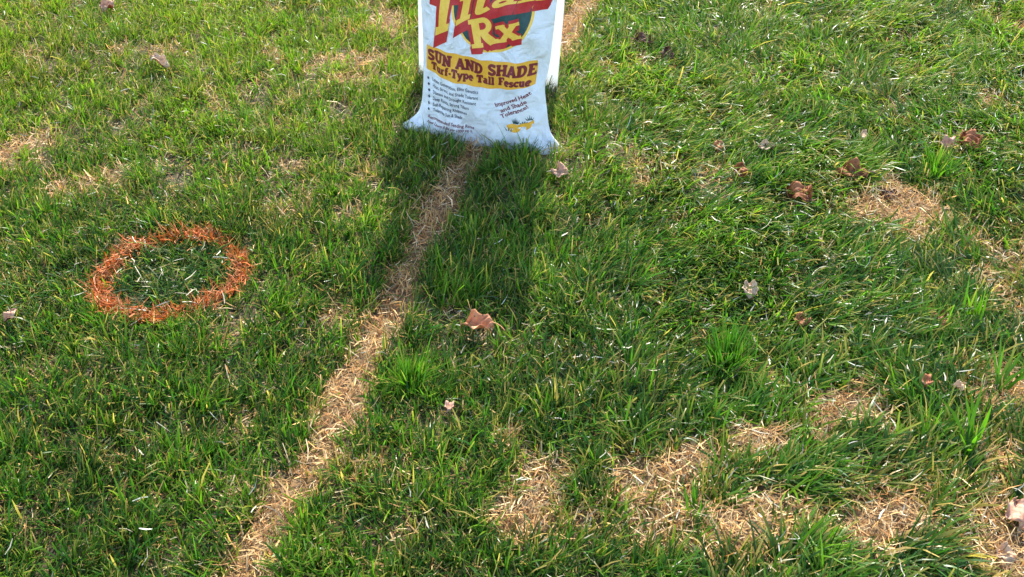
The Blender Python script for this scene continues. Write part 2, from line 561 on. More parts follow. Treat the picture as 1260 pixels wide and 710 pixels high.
    pm = np.clip(rng.normal(0.86, 0.20, N), 0.25, 1)
    oc = lerp(c3(.66, .14, .018), c3(.40, .14, .02), rng.random(N) ** 1.6) * rng.lognormal(0, 0.25, N)[:, None]
    colp = lerp(col, oc, pm)
    a = ~painted
    out = []
    for s, body, bot, top in ((a, col, cb, ct), (painted, colp, lerp(cb, oc, pm * 0.6), lerp(ct, oc, pm))):
        out.append(blades(x[s], y[s], z0[s], L[s], w[s], az[s], th0[s], bend[s], twist[s], bot[s], body[s], top[s], tipw[s], nseg))
    return out


view_zone = lambda x, y: in_view(x, y, 0.22) & (y > 0.62) & (y < 4.1)
near_zone = lambda x, y: ~view_zone(x, y)
g1, p1 = field(view_zone, 25000, 1000)
low_zone = lambda x, y: in_view(x, y, 0.1) & (y > 0.75) & (y < 2.0)
g3, p3 = field(low_zone, 6500, 1100)
g2, _ = field(near_zone, 3000, 170, wmul=1.9, nseg=2)
TIPS = g1[0].reshape(-1, 8, 3)[:, 6]
tag(blade_obj('lawn_grass', [g1, g2, g3], M_GRASS), 'green mown lawn grass covering the ground', 'grass', kind='stuff')


# dead, matted blades: the strip, the patches and the thatch between the green crowns
def straw(x, y, d, warm, lift):
    N = len(x)
    L = np.clip(rng.normal(0.034, 0.013, N), 0.010, 0.085)
    w = np.clip(rng.normal(0.0020, 0.0007, N), 0.0009, 0.0045)
    az = rng.uniform(0, 2 * np.pi, N)
    th0 = np.clip(rng.normal(1.22, 0.26, N), 0.2, 1.6)
    bend = rng.normal(0.15, 0.85, N)
    a = c3(.52, .325, .125)
    b = c3(.42, .205, .07)
    p = c3(.62, .47, .26)
    r = rng.random(N)
    col = np.where((r < 0.45)[:, None], a, np.where((r < 0.45 + 0.35 * warm)[:, None], b, p))
    col = col * rng.lognormal(-0.05, 0.28, N)[:, None]
    z0 = height(x, y) + rng.uniform(0, 1, N) * lift
    return blades(x, y, z0, L, w, az, th0, bend, rng.normal(0, 0.8, N), col * 0.85, col, col * 1.1, rng.uniform(0.1, 0.8, N), 2, sway=rng.normal(0, 0.9, N))


def scatter(n, box):
    return rng.uniform(box[0], box[1], n), rng.uniform(box[2], box[3], n)


x, y = scatter(int(10.4 * 5.6 * 19000 * 0.42), (-2.6, 2.6, 0.0, 4.6))
d = dead(x, y)
sf = strip_field(x, y)
inst = sf + 1.0 * (fbm(x, y, 0.07, 3, 3) - 0.5) > -0.1
k = inst & (rng.random(len(x)) < 0.25 + d) & ~under_bag(x, y)
ds = d[k]
tag(blade_obj('dead_grass_strip', [straw(x[k], y[k], ds, np.full(k.sum(), 1.0), 0.004 + 0.014 * ds)], M_STRAW),
    'long narrow strip of dead straw-brown grass running out from under the bag', 'dead grass', kind='stuff')
k = ~inst & (ring_r(x, y)[0] > RING_R + 0.02) & (rng.random(len(x)) < 0.24 + 0.85 * d) & ~under_bag(x, y) & (in_view(x, y, 0.35) | (rng.random(len(x)) < 0.3))
dp = d[k]
tag(blade_obj('dead_grass', [straw(x[k], y[k], dp, np.full(k.sum(), 0.75), 0.006 + 0.014 * dp)], M_STRAW),
    'matted pale straw in scattered dead patches of the lawn', 'dead grass', kind='stuff')

# the paint also coats the thatch between the blades
N = 1700
a = rng.uniform(0, 2 * np.pi, N)
r_ = (RING_R - 0.004 + rng.normal(0, 0.010, N)) * (1 + 0.05 * np.sin(2 * a + 0.7) + 0.035 * np.sin(5 * a + 2))
px, py = RING[0] + r_ * np.cos(a), RING[1] + r_ * np.sin(a)
k = fbm(px, py, 0.06, 52, 2) + rng.normal(0, 0.08, N) > 0.45
px, py, N = px[k], py[k], int(k.sum())
pv, pq, pc = straw(px, py, np.zeros(N), np.ones(N), 0.022)
mixp = np.repeat(np.clip(rng.normal(0.75, 0.25, N), 0.1, 1), len(pv) // N)
pc = lerp(pc, np.repeat(lerp(c3(.62, .13, .018), c3(.34, .09, .02), rng.random(N)), len(pv) // N, 0), mixp)
tag(blade_obj('paint_ring', [p1, p3, (pv, pq, pc)], M_PAINT), 'ragged orange ring sprayed on the grass', 'paint ring')

# bleached clippings lying on top of the turf
x, y = scatter(30000, (-2.3, 2.3, 0.7, 4.2))
pr = 0.045 + 0.22 * coarse(x, y) * fbm(x, y, 0.3, 70, 2) * 2 + 0.40 * np.exp(-(((x - 0.3) / 0.28) ** 2 + ((y - 1.48) / 0.16) ** 2))
rr, _ = ring_r(x, y)
pr = np.where(rr < RING_R - 0.02, 0.22, pr)
k = (rng.random(len(x)) < pr) & ~under_bag(x, y) & in_view(x, y, 0.2)
x, y = x[k], y[k]
N = len(x)
col = lerp(c3(.46, .48, .38), c3(.52, .44, .28), rng.random(N)) * rng.lognormal(-0.15, 0.3, N)[:, None]
tag(blade_obj('grass_clippings', [blades(x, y, height(x, y) + rng.uniform(0.012, 0.042, N), rng.uniform(0.010, 0.042, N), rng.uniform(0.0012, 0.0033, N),
                                         rng.normal(0.4, 1.2, N), rng.normal(1.5, 0.22, N), rng.normal(0.0, 0.7, N), rng.normal(0, 0.6, N), col * 0.9, col, col, rng.uniform(0.1, 0.6, N), 2, sway=rng.normal(0, 0.8, N))], M_PALE),
    'pale bleached grass clippings strewn over the turf', 'clippings', kind='stuff')


# ---------------------------------------------------------------- single tufts that stand out of the turf
def tuft(label, cx, cy, n, L, w, spread, th, bend, azm, azs, bright, tipstraw=0.15):
    az0 = rng.uniform(0, 2 * np.pi, n)
    rad = np.abs(rng.normal(0, spread, n))
    px, py = rad * np.cos(az0), rad * np.sin(az0)
    az = np.where(rng.random(n) < azs, azm + rng.normal(0, 0.45, n), az0)
    root = bpy.data.objects.new('grass_tuft', None)
    COL.objects.link(root)
    root.location = (cx, cy, 0)
    root.empty_display_size = 0.05
    LL = np.clip(rng.normal(L, L * 0.18, n), L * 0.45, L * 1.4)
    col = lerp(MID, BRIGHT, np.clip(rng.normal(bright, 0.2, n), 0, 1.3)) * rng.lognormal(0, 0.12, n)[:, None]
    t = np.where(rng.random(n) < tipstraw, 0.7, 0.05)
    o = blade_obj('leaf_blades', [blades(px + cx, py + cy, height(px + cx, py + cy) - 0.003, LL, np.clip(rng.normal(w, w * 0.2, n), 0.0015, 0.009), az,
                                         np.clip(rng.normal(th, 0.16, n), 0, 1.4), np.clip(rng.normal(bend, 0.3, n), -0.2, 1.8), rng.normal(0, 0.6, n),
                                         lerp(col, SHEATH, np.full(n, 0.3)), col, lerp(col * 1.1, STRAWTIP, t), np.full(n, 0.06), 3)], M_GRASS, root)
    for v in o.data.vertices:
        v.co.x -= cx
        v.co.y -= cy
    tag(root, label, 'grass tuft', 'grass tufts standing out of the lawn')
    return root


tuft('dense upright dark green tuft beside a small bare brown patch', 0.472, 1.45, 190, 0.098, 0.0034, 0.022, 0.22, 0.45, R(80), 0.3, 0.35)
tuft('bright wide-bladed weed tuft with one tall slanting blade', 0.925, 1.225, 11, 0.125, 0.0075, 0.012, 0.30, 0.35, R(110), 0.6, 1.1)
tuft('fan of wide leaning green blades beside a tiny white leaf fragment', 1.035, 1.375, 14, 0.12, 0.0062, 0.012, 0.5, 0.4, R(40), 0.7, 0.8)
tuft('single stalky light green sprig between dead patches', 1.065, 1.60, 10, 0.095, 0.0055, 0.012, 0.18, 0.3, R(70), 0.5, 1.2)
tuft('bushy bright green tuft bordering the dead strip', -0.222, 1.40, 150, 0.075, 0.0034, 0.024, 0.25, 0.6, R(60), 0.4, 0.85)
tuft('short green sprig growing out of a straw patch', 0.345, 1.07, 22, 0.062, 0.0040, 0.010, 0.3, 0.5, R(90), 0.4, 0.9)
tuft('thin dark green sprig rising against the foot of the white bag', -0.165, 2.285, 26, 0.075, 0.0032, 0.012, 0.15, 0.4, R(90), 0.4, 0.1)
tuft('light green clump beside the large brown leaf', 0.72, 2.14, 110, 0.075, 0.0036, 0.022, 0.28, 0.6, R(120), 0.4, 0.9)
tuft('leafy clump between two fallen brown leaves', 1.19, 2.20, 120, 0.085, 0.0038, 0.026, 0.3, 0.6, R(60), 0.4, 0.8)


# ---------------------------------------------------------------- seed bag
ZK = [-.02, 0, .03, .07, .12, .18, .26, .36, .46, .58, .68, .74]
WK = [.285, .260, .212, .194, .188, .185, .185, .188, .193, .199, .204, .210]
FK = [.040, .046, .056, .064, .070, .074, .076, .076, .072, .058, .030, .004]
BK = [.050, .060, .075, .085, .092, .096, .098, .096, .088, .068, .032, .004]


def soft(z, K):
    return sum(np.interp(z + dd, ZK, K) for dd in (-.025, -.0125, 0, .0125, .025)) / 5


def wrinkle(u, z):
    dent = .016 * np.exp(-(((u - .93) / .16) ** 2 + ((z - .245) / .045) ** 2))
    fold = .010 * np.sin(38 * (z - .28) + 9 * (u - .6)) * np.exp(-(((u - .78) / .2) ** 2 + ((z - .33) / .09) ** 2))
    low = .005 * np.exp(-(((u - .25) / .12) ** 2 + ((z - .035) / .03) ** 2)) - .004 * np.exp(-(((u + .1) / .25) ** 2 + ((z - .03) / .025) ** 2))
    ear = .006 * np.sin(60 * z + 14 * np.abs(u)) * np.exp(-(((np.abs(u) - .9) / .16) ** 2 + ((z - .05) / .06) ** 2))
    sft = .0055 * np.sin(9 * u + 21 * z + 1.3) * np.sin(17 * z - 3 * u) + .0026 * np.sin(23 * u - 31 * z) + .0016 * np.sin(31 * u + 60 * z + 3 * np.sin(9 * u)) * np.exp(-((z - .06) / .07) ** 2)
    return dent + fold - low + ear + sft


def bag_front(u, z, off=0.0):
    W, T = soft(z, WK), soft(z, FK)
    prof = np.clip(1 - np.abs(u) ** 2.6, 0, 1) ** .75
    yy = -T * prof + wrinkle(u, z) * np.clip((1 - np.abs(u)) * 6, 0, 1)
    W = W * (1 - .05 * np.clip(u, 0, 1) * np.exp(-((z - .19) / .055) ** 2))
    return np.stack([u * W, yy - off, z + 0 * u], -1)


def bag_back(u, z):
    W, T = soft(z, WK), soft(z, BK)
    prof = np.clip(1 - np.abs(u) ** 2.8, 0, 1) ** .7
    yy = T * prof + 0.7 * wrinkle(-u, z + .1) * np.clip((1 - np.abs(u)) * 6, 0, 1)
    W = W * (1 - .05 * np.clip(u, 0, 1) * np.exp(-((z - .19) / .055) ** 2))
    return np.stack([u * W, yy, z + 0 * u], -1)


bag = bpy.data.objects.new('seed_bag', None)
COL.objects.link(bag)
bag.location = BAG_LOC
from mathutils import Matrix
# lean back, roll, then yaw
Ml = Matrix(((1, 0, 0), (0, math.cos(BAG_LEAN), math.sin(BAG_LEAN)), (0, -math.sin(BAG_LEAN), math.cos(BAG_LEAN))))
Mr = Matrix(((math.cos(BAG_ROLL), 0, math.sin(BAG_ROLL)), (0, 1, 0), (-math.sin(BAG_ROLL), 0, math.cos(BAG_ROLL))))
My = Matrix(((math.cos(BAG_YAW), -math.sin(BAG_YAW), 0), (math.sin(BAG_YAW), math.cos(BAG_YAW), 0), (0, 0, 1)))
bag.rotation_euler = (My @ Mr @ Ml).to_euler()
bag.empty_display_size = 0.1
tag(bag, 'white woven sack of grass seed with yellow banner and red lettering', 'seed bag')

nu, nz = 110, 130
us = np.sin(np.linspace(-1, 1, nu) * np.pi / 2)
zs = np.linspace(-.005, .74, nz)
U, Z = np.meshgrid(us, zs)
A = bag_front(U, Z).reshape(-1, 3)
B = bag_back(U, Z).reshape(-1, 3)
ii = (np.arange(nz - 1)[:, None] * nu + np.arange(nu - 1)[None]).ravel()
qa = np.stack([ii, ii + 1, ii + nu + 1, ii + nu], 1)
qb = qa[:, ::-1] + nu * nz
jb = np.arange(nu - 1)
cap = np.stack([jb + 1, jb, jb + nu * nz, jb + 1 + nu * nz], 1)
V = np.concatenate([A, B])
me = mesh_np('sack', V, np.concatenate([qa, qb, cap]))
bm = bmesh.new()
bm.from_mesh(me)
bmesh.ops.remove_doubles(bm, verts=bm.verts, dist=2e-4)
bm.to_mesh(me)
bm.free()
new_obj('sack', me, bag, [M_BAG])
# stitched top seam
tz = np.linspace(0, 1, 60)
sx = (tz - .5) * 2 * .208
sv = []
for dz, dy in ((0.0, -.006), (0.026, -.005), (0.026, .005), (0.0, .006)):
    sv.append(np.stack([sx, 0 * sx + dy + .003 * np.sin(sx * 60), 0 * sx + .732 + dz + .003 * np.sin(sx * 35)], -1))
sv = np.concatenate(sv)
n = 60
q = []
for r_ in range(3):
    for c_ in range(n - 1):
        q.append((r_ * n + c_, r_ * n + c_ + 1, (r_ + 1) * n + c_ + 1, (r_ + 1) * n + c_))
new_obj('top_seam', mesh_np('top_seam', sv, q), bag, [M_BAG])

AW = 0.19      # print layout: a = metres across (u = a / AW), b = metres up


def to_bag(P2, off):
    return bag_front(np.clip((P2[:, 0] + .004) / AW, -.97, .97), P2[:, 1], off)


def print_obj(name, polys, m, off, step=5e-5, parent=None):
    """polys: list of (points, quads/tris list) in layout metres; each later piece lies a hair above the one before"""
    vs, qs, ts, o = [], [], [], 0
    for i, (pts, faces) in enumerate(polys):
        pts = np.asarray(pts, float)
        vs.append(to_bag(pts, off + step * (i % 7)))
        for f in faces:
            (qs if len(f) == 4 else ts).append([j + o for j in f])
        o += len(pts)
    me = mesh_np(name, np.concatenate(vs), np.array(qs).reshape(-1, 4), True, np.array(ts).reshape(-1, 3))
    return new_obj(name, me, parent or bag, [m])


def grid_poly(top, bot, n, mrows):
    """sheet between two edge functions of s in 0..1"""
    s = np.linspace(0, 1, n)
    P = np.concatenate([(1 - r_) * np.array([bot(v) for v in s]) + r_ * np.array([top(v) for v in s]) for r_ in np.linspace(0, 1, mrows)])
    f = [(r_ * n + c_, r_ * n + c_ + 1, (r_ + 1) * n + c_ + 1, (r_ + 1) * n + c_) for r_ in range(mrows - 1) for c_ in range(n - 1)]
    return P, f


def disc_poly(cx, cy, rx, ry, r0=0.0, n=64, mrows=10):
    P, f = [], []
    for r_ in np.linspace(r0, 1, mrows):
        for a in np.linspace(0, 2 * np.pi, n, endpoint=False):
            P.append((cx + rx * max(r_, 1e-4) * math.cos(a), cy + ry * max(r_, 1e-4) * math.sin(a)))
    for r_ in range(mrows - 1):
        for c_ in range(n):
            f.append((r_ * n + c_, r_ * n + (c_ + 1) % n, (r_ + 1) * n + (c_ + 1) % n, (r_ + 1) * n + c_))
    return P, f


# slab-serif stroke letters
def arc(cx, cy, rx, ry, a0, a1, n=14):
    a = np.radians(np.linspace(a0, a1, n))
    return [(cx + rx * math.cos(v), cy + ry * math.sin(v)) for v in a]


def ser(x, y, h=.22, t=.15, l=1, r=1):
    return ([(x - h * l, y), (x + h * r, y)], t)


sB, sT, xB, xT = .075, .925, .065, .60
G = {
    'S': (.76, [(arc(.37, .71, .24, .19, 15, 265) + arc(.37, .29, .26, .19, 85, -165), .22), ([(.60, .70), (.60, .98)], .12), ([(.12, .02), (.12, .30)], .12)]),
    'U': (.88, [([(.2, .97), (.2, .4)] + arc(.43, .34, .23, .24, 190, 350) + [(.66, .4), (.66, .97)], .22), ser(.2, sT), ser(.66, sT)]),
    'N': (.92, [([(.2, 0), (.2, 1)], .2), ([(.72, 0), (.72, 1)], .2), ([(.2, .95), (.72, .05)], .24), ser(.2, sB), ser(.72, sT), ser(.14, sT, .16)]),
    'A': (.86, [([(.14, .05), (.43, 1)], .22), ([(.43, 1), (.72, .05)], .24), ([(.25, .32), (.62, .32)], .15), ser(.14, sB, .18), ser(.72, sB, .18)]),
    'D': (.84, [([(.22, 0), (.22, 1)], .24), ([(.15, .91), (.36, .91)] + arc(.38, .5, .3, .41, 88, -88) + [(.36, .09), (.15, .09)], .19), ser(.12, sT, .12), ser(.12, sB, .12)]),
    'H': (.92, [([(.2, 0), (.2, 1)], .24), ([(.72, 0), (.72, 1)], .24), ([(.2, .5), (.72, .5)], .16), ser(.2, sB, .2), ser(.2, sT, .2), ser(.72, sB, .2), ser(.72, sT, .2)]),
    'E': (.76, [([(.22, 0), (.22, 1)], .24), ([(.03, .92), (.66, .92)], .16), ([(.03, .08), (.68, .08)], .16), ([(.22, .5), (.52, .5)], .15), ([(.62, .98), (.62, .70)], .12), ([(.64, .02), (.64, .30)], .12)]),
    'T': (.80, [([(.4, 0), (.4, 1)], .25), ([(.04, .92), (.76, .92)], .17), ([(.09, .98), (.09, .66)], .12), ([(.71, .98), (.71, .66)], .12), ser(.4, sB, .22)]),
    'F': (.74, [([(.22, 0), (.22, 1)], .24), ([(.03, .92), (.68, .92)], .16), ([(.22, .48), (.54, .48)], .15), ([(.64, .98), (.64, .66)], .12), ser(.22, sB, .2)]),
    'R': (.86, [([(.22, 0), (.22, 1)], .24), ([(.1, .92), (.42, .92)] + arc(.44, .71, .21, .21, 85, -85) + [(.42, .5), (.22, .5)], .18), ([(.42, .5), (.70, .04)], .24), ser(.2, sB, .2), ser(.74, sB, .12), ser(.12, sT, .12)]),
    'u': (.70, [([(.17, .66), (.17, .26)] + arc(.33, .24, .16, .17, 190, 350) + [(.5, .3), (.5, .66)], .19), ([(.5, .66), (.5, 0)], .19), ser(.12, xT, .12, .13), ser(.44, xT, .12, .13), ser(.56, xB, .12, .13)]),
    'r': (.56, [([(.18, 0), (.18, .67)], .2), (arc(.38, .40, .18, .2, 170, 60, 8), .18), ser(.18, xB, .2, .13), ser(.1, xT, .1, .13)]),
    'f': (.48, [([(.2, 0), (.2, .76)] + arc(.36, .78, .16, .15, 175, 50, 8), .19), ([(.03, .61), (.42, .61)], .13), ser(.2, xB, .18, .13)]),
    '-': (.40, [([(.05, .34), (.35, .34)], .16)]),
    'y': (.66, [([(.12, .64), (.33, .05)], .19), ([(.55, .64), (.30, -.12)] + arc(.16, -.12, .12, .12, -20, -120, 6), .17), ser(.12, xT, .15, .13), ser(.56, xT, .13, .13)]),
    'p': (.72, [([(.18, -.3), (.18, .67)], .2), (arc(.39, .33, .2, .26, 170, -170, 20), .18), ser(.18, -.25, .18, .13), ser(.1, xT, .1, .13)]),
    'e': (.64, [(arc(.33, .33, .23, .26, 0, 318, 22), .18), ([(.12, .35), (.56, .35)], .12)]),
    'a': (.66, [([(.45, 0), (.45, .45)] + arc(.29, .46, .16, .14, 5, 160, 8), .18), (arc(.28, .2, .17, .13, 20, 340, 16), .16), ser(.52, xB, .12, .13)]),
    'l': (.40, [([(.2, 0), (.2, 1)], .2), ser(.2, xB, .18, .13), ser(.12, .93, .12, .13)]),
    's': (.56, [(arc(.28, .48, .16, .12, 20, 265, 12) + arc(.28, .19, .18, .13, 85, -165, 12), .16), ([(.44, .46), (.44, .66)], .09), ([(.1, .01), (.1, .22)], .09)]),
    'c': (.58, [(arc(.33, .33, .23, .26, 40, 318, 20), .19), ([(.49, .42), (.49, .63)], .1)]),
    'i': (.38, [([(.19, 0), (.19, .66)], .2), ser(.19, xB, .18, .13), ser(.1, xT, .1, .13), ([(.19, .80), (.19, .98)], .2)]),
    't': (.48, [([(.2, .9), (.2, .2)] + arc(.34, .19, .14, .13, 185, 320, 8), .2), ([(.03, .61), (.42, .61)], .13)]),
    'n': (.76, [([(.18, 0), (.18, .67)], .2), (arc(.37, .38, .19, .2, 175, 0, 10) + [(.56, .3), (.56, 0)], .19), ser(.18, xB, .18, .13), ser(.57, xB, .18, .13), ser(.1, xT, .1, .13)]),
    'x': (.70, [([(.12, .62), (.56, .05)], .21), ([(.56, .62), (.12, .05)], .19), ser(.12, xT, .15, .13), ser(.56, xT, .15, .13), ser(.12, xB, .15, .13), ser(.57, xB, .15, .13)]),
    ' ': (.42, []),
}


def stroke_poly(pts, w):
    P = [np.array(pts[0], float)]
    for a, b in zip(pts[:-1], pts[1:]):
        a, b = np.array(a, float), np.array(b, float)
        m = max(1, int(np.hypot(*(b - a)) / 0.07))
        P += [a + (b - a) * j / m for j in range(1, m + 1)]
    P = np.array(P)
    t = np.gradient(P, axis=0)
    t /= np.maximum(np.hypot(t[:, 0], t[:, 1])[:, None], 1e-9)
    nn = np.stack([-t[:, 1], t[:, 0]], -1) * w / 2
    rows = 5
    n = len(P)
    return (np.concatenate([P + nn * (1 - 2 * r_ / (rows - 1)) for r_ in range(rows)]),
            [(r_ * n + j, (r_ + 1) * n + j, (r_ + 1) * n + j + 1, r_ * n + j + 1) for r_ in range(rows - 1) for j in range(n - 1)])


def slab(text, place, grow=0.0, heights=None):
    """text -> polys; place(x, y) maps text units (line length 0..adv, cap height 1) to layout metres"""
    adv = sum(G[c][0] for c in text)
    out, x0 = [], 0.0
    for i, c in enumerate(text):
        hh = heights[i] if heights else 1.0
        for pts, w in G[c][1]:
            P, f = stroke_poly(pts, w + grow)
            if grow:
                pass
            Q = np.array([place((x0 + px) / adv, py * hh) for px, py in P])
            out.append((Q, f))
        x0 += G[c][0]
    return out


def line_place(a0, b0, a1, b1, cap, slant=0.0):
    L = math.hypot(a1 - a0, b1 - b0)
    dx, dy = (a1 - a0) / L, (b1 - b0) / L
    return lambda f, h: (a0 + dx * f * L - dy * h * cap + slant * h * cap, b0 + dy * f * L + dx * h * cap)


# banner
def wob_edge(s):
    return 0.0025 * math.sin(9 * s) + 0.0015 * math.sin(23 * s)


ban = grid_poly(lambda s: (-.171 + s * .327, .2815 + .0012 * math.sin(5 * s)), lambda s: (-.175 + s * .334, .207 - .011 * math.sin(math.pi * s) + .002 * s), 70, 14)
print_obj('banner', [ban], M_YEL, .0006)
print_obj('banner_lettering', slab('SUN AND SHADE', line_place(-.166, .2415, .158, .2385, .0325), 0.05) +
          slab('Turf-Type Tall Fescue', line_place(-.154, .2140, .148, .2100, .0235), 0.075), M_MAROON, .0010)
# emblem: dark disc with a yellow rim, arched title above it
CXD, CYD, RD = .028, .415, .104
print_obj('emblem_rim', [disc_poly(CXD, CYD, RD * 1.065, RD * 1.065, .93, 80, 3)], M_LYEL, .0006)
print_obj('emblem_disc', [disc_poly(CXD, CYD, RD, RD)], M_GREEN, .00085)


def title_place(dx=0.0, dy=0.0, ext=1.0):
    kx = [-.160, -.135, -.054, .016, .088, .165, .19]
    kb = [.306, .318, .375, .420, .447, .4545, .456]

    def f(s, h):
        a = -.158 + s * .335
        b = np.interp(a, kx, kb) * 0.5 + 0.25 * (np.interp(a - .02, kx, kb) + np.interp(a + .02, kx, kb))
        top = .485 + .02 * s
        return a + dx + .022 * h, b + dy + h * (top - b) * ext
    return f


red = []
for j in range(6):
    red += slab('Titan', title_place(-.0012 * j, -.005 * j), 0.16)
print_obj('title_shade', red, M_RED, .0013, 3e-5)
print_obj('title_lettering', slab('Titan', title_place()), M_LYEL, .0019)
red = []
for j in range(4):
    red += slab('Rx', line_place(-.021 - .001 * j, .309 - .0045 * j, .112, .352 - .0045 * j, .080, .12), 0.12)
print_obj('emblem_shade', red, M_RED, .0014, 3e-5)
print_obj('emblem_lettering', slab('Rx', line_place(-.021, .309, .112, .352, .080, .12), heights=[1.0, 0.92]), M_LYEL, .0019)


# small print, in a plain sans face
def sans(name, lines, m, off):
    polys = []
    for text, place, bold in lines:
        cu = bpy.data.curves.new('text', 'FONT')
        cu.body = text
        cu.offset = bold
        cu.resolution_u = 2
        to = bpy.data.objects.new('text', cu)
        COL.objects.link(to)
        dg = bpy.context.evaluated_depsgraph_get()
        tm = bpy.data.meshes.new_from_object(to.evaluated_get(dg))
        P = np.array([v.co[:2] for v in tm.vertices])
        F = [tuple(p.vertices) for p in tm.polygons]
        bpy.data.objects.remove(to)
        bpy.data.curves.remove(cu)
        bpy.data.meshes.remove(tm)
        xm = P[:, 0].max()
        Fc = []
        for f in F:
            if len(f) <= 4:
                Fc.append(f)
            else:
                Fc += [(f[0], f[i], f[i + 1]) for i in range(1, len(f) - 1)]
        polys.append((np.array([place(px / xm, py / 0.7) for px, py in P]), Fc))
    return print_obj(name, polys, m, off)


BUL = [('Latest Generation, Elite Genetics', -.002), ('Heat, Stress, and Shade Tolerant', -.002), ('Disease and Drought Resistant', -.008), ('Deep Roots, Strong Tillers', -.030),
       ('Self-Repairing Rhizomes', -.036), ('Tolerates Sun & Shade', -.050)]
ln = []
for i, (t, e) in enumerate(BUL):
    bb = .1755 - .0184 * i
    ln.append((t, line_place(-.154 + .002 * i, bb, e, bb, .0105), .012))
sans('feature_list', ln, M_BLACK, .0008)
bul = []
for i in range(6):
    bb = .180 - .0184 * i
    bul.append((np.array([(-.1725 + .002 * i, bb), (-.1685 + .002 * i, bb - .0055), (-.1635 + .002 * i, bb), (-.1685 + .002 * i, bb + .0055)]), [(0, 1, 2, 3)]))
print_obj('bullet_marks', bul, M_BLACK, .0008)
sans('rate_lines', [('Recommended Seeding Rates', line_place(-.157, .0545, -.016, .0535, .0115), .014), ('New Lawns 8 lbs per 1000 sq. ft.', line_place(-.152, .0365, -.020, .0375, .0105), .012)], M_MAROON, .0008)
sans('slogan', [('Improved Heat', line_place(.049, .1405, .153, .1835, .0125), .022), ('and Shade', line_place(.066, .126, .141, .1595, .0125), .022),
                ('Tolerance!', line_place(.067, .1085, .143, .1425, .0125), .022)], M_MAROON, .0008)
# little picture of turf over yellow ground
th = np.linspace(0, 2 * np.pi, 28, endpoint=False)
blob = np.array([(.100 + .020 * math.cos(a) * (1 + .15 * math.sin(3 * a)), .080 + .013 * math.sin(a)) for a in th])
arm = grid_poly(lambda s: (.108 + .046 * s, .089 + .013 * s + .002 * math.sin(7 * s)), lambda s: (.108 + .046 * s, .080 + .010 * s + .003 * math.sin(9 * s)), 14, 3)
leg2 = grid_poly(lambda s: (.132 + .017 * s, .086 + .010 * s), lambda s: (.130 + .014 * s, .070 + .010 * s), 8, 3)
print_obj('picture_ground', [(np.vstack([blob, [[.100, .080]]]), [(28, j, (j + 1) % 28) for j in range(28)]), arm, leg2], M_YEL, .0008)
sp = []
for cx, cy, nblade, hh in ((.106, .094, 7, .020), (.143, .102, 5, .017), (.127, .094, 4, .009), (.084, .068, 3, .024)):
    for j in range(nblade):
        f = (j / (nblade - 1) - .5) * 2
        sp.append((np.array([(cx + f * .006 - .0018, cy), (cx + f * .006 + .0018, cy), (cx + f * .012, cy + hh * (1 - .35 * abs(f)))]), [(0, 1, 2)]))
print_obj('picture_grass', sp, M_GREEN, .0011)

# ---------------------------------------------------------------- white corrugated board standing behind the bag
board = bpy.data.objects.new('backing_board', None)
COL.objects.link(board)
tag(board, 'plain white plastic board standing upright behind the seed bag', 'board')
board.location = (-0.080, 2.735, 0.0)
board.rotation_euler = (R(-3.0), R(2.2), R(-12.0))
BW, BH = 0.228, 0.60


def box_bm(bm, x0, x1, y0, y1, z0, z1):
    vs = [bm.verts.new(p) for p in ((x0, y0, z0), (x1, y0, z0), (x1, y1, z0), (x0, y1, z0), (x0, y0, z1), (x1, y0, z1), (x1, y1, z1), (x0, y1, z1))]
    for f in ((0, 3, 2, 1), (4, 5, 6, 7), (0, 1, 5, 4), (1, 2, 6, 5), (2, 3, 7, 6), (3, 0, 4, 7)):
        bm.faces.new([vs[i] for i in f])


for nm, ya, yb in (('front_skin', -.0025, -.0019), ('back_skin', .0019, .0025)):
    bm = bmesh.new()
    box_bm(bm, -BW, BW, ya, yb, 0.0, BH)
    me = bpy.data.meshes.new(nm)
    bm.to_mesh(me)
    bm.free()
    new_obj(nm, me, board, [M_BOARD])
bm = bmesh.new()
for j in range(60):
    xx = -BW + .0006 + j * (2 * BW - .0012) / 59
    box_bm(bm, xx - .0004, xx + .0004, -.0019, .0019, .0006, BH - .0006)
me = bpy.data.meshes.new('flutes')
bm.to_mesh(me)
bm.free()
tag(new_obj('flutes', me, board, [M_BOARD]), kind='stuff')


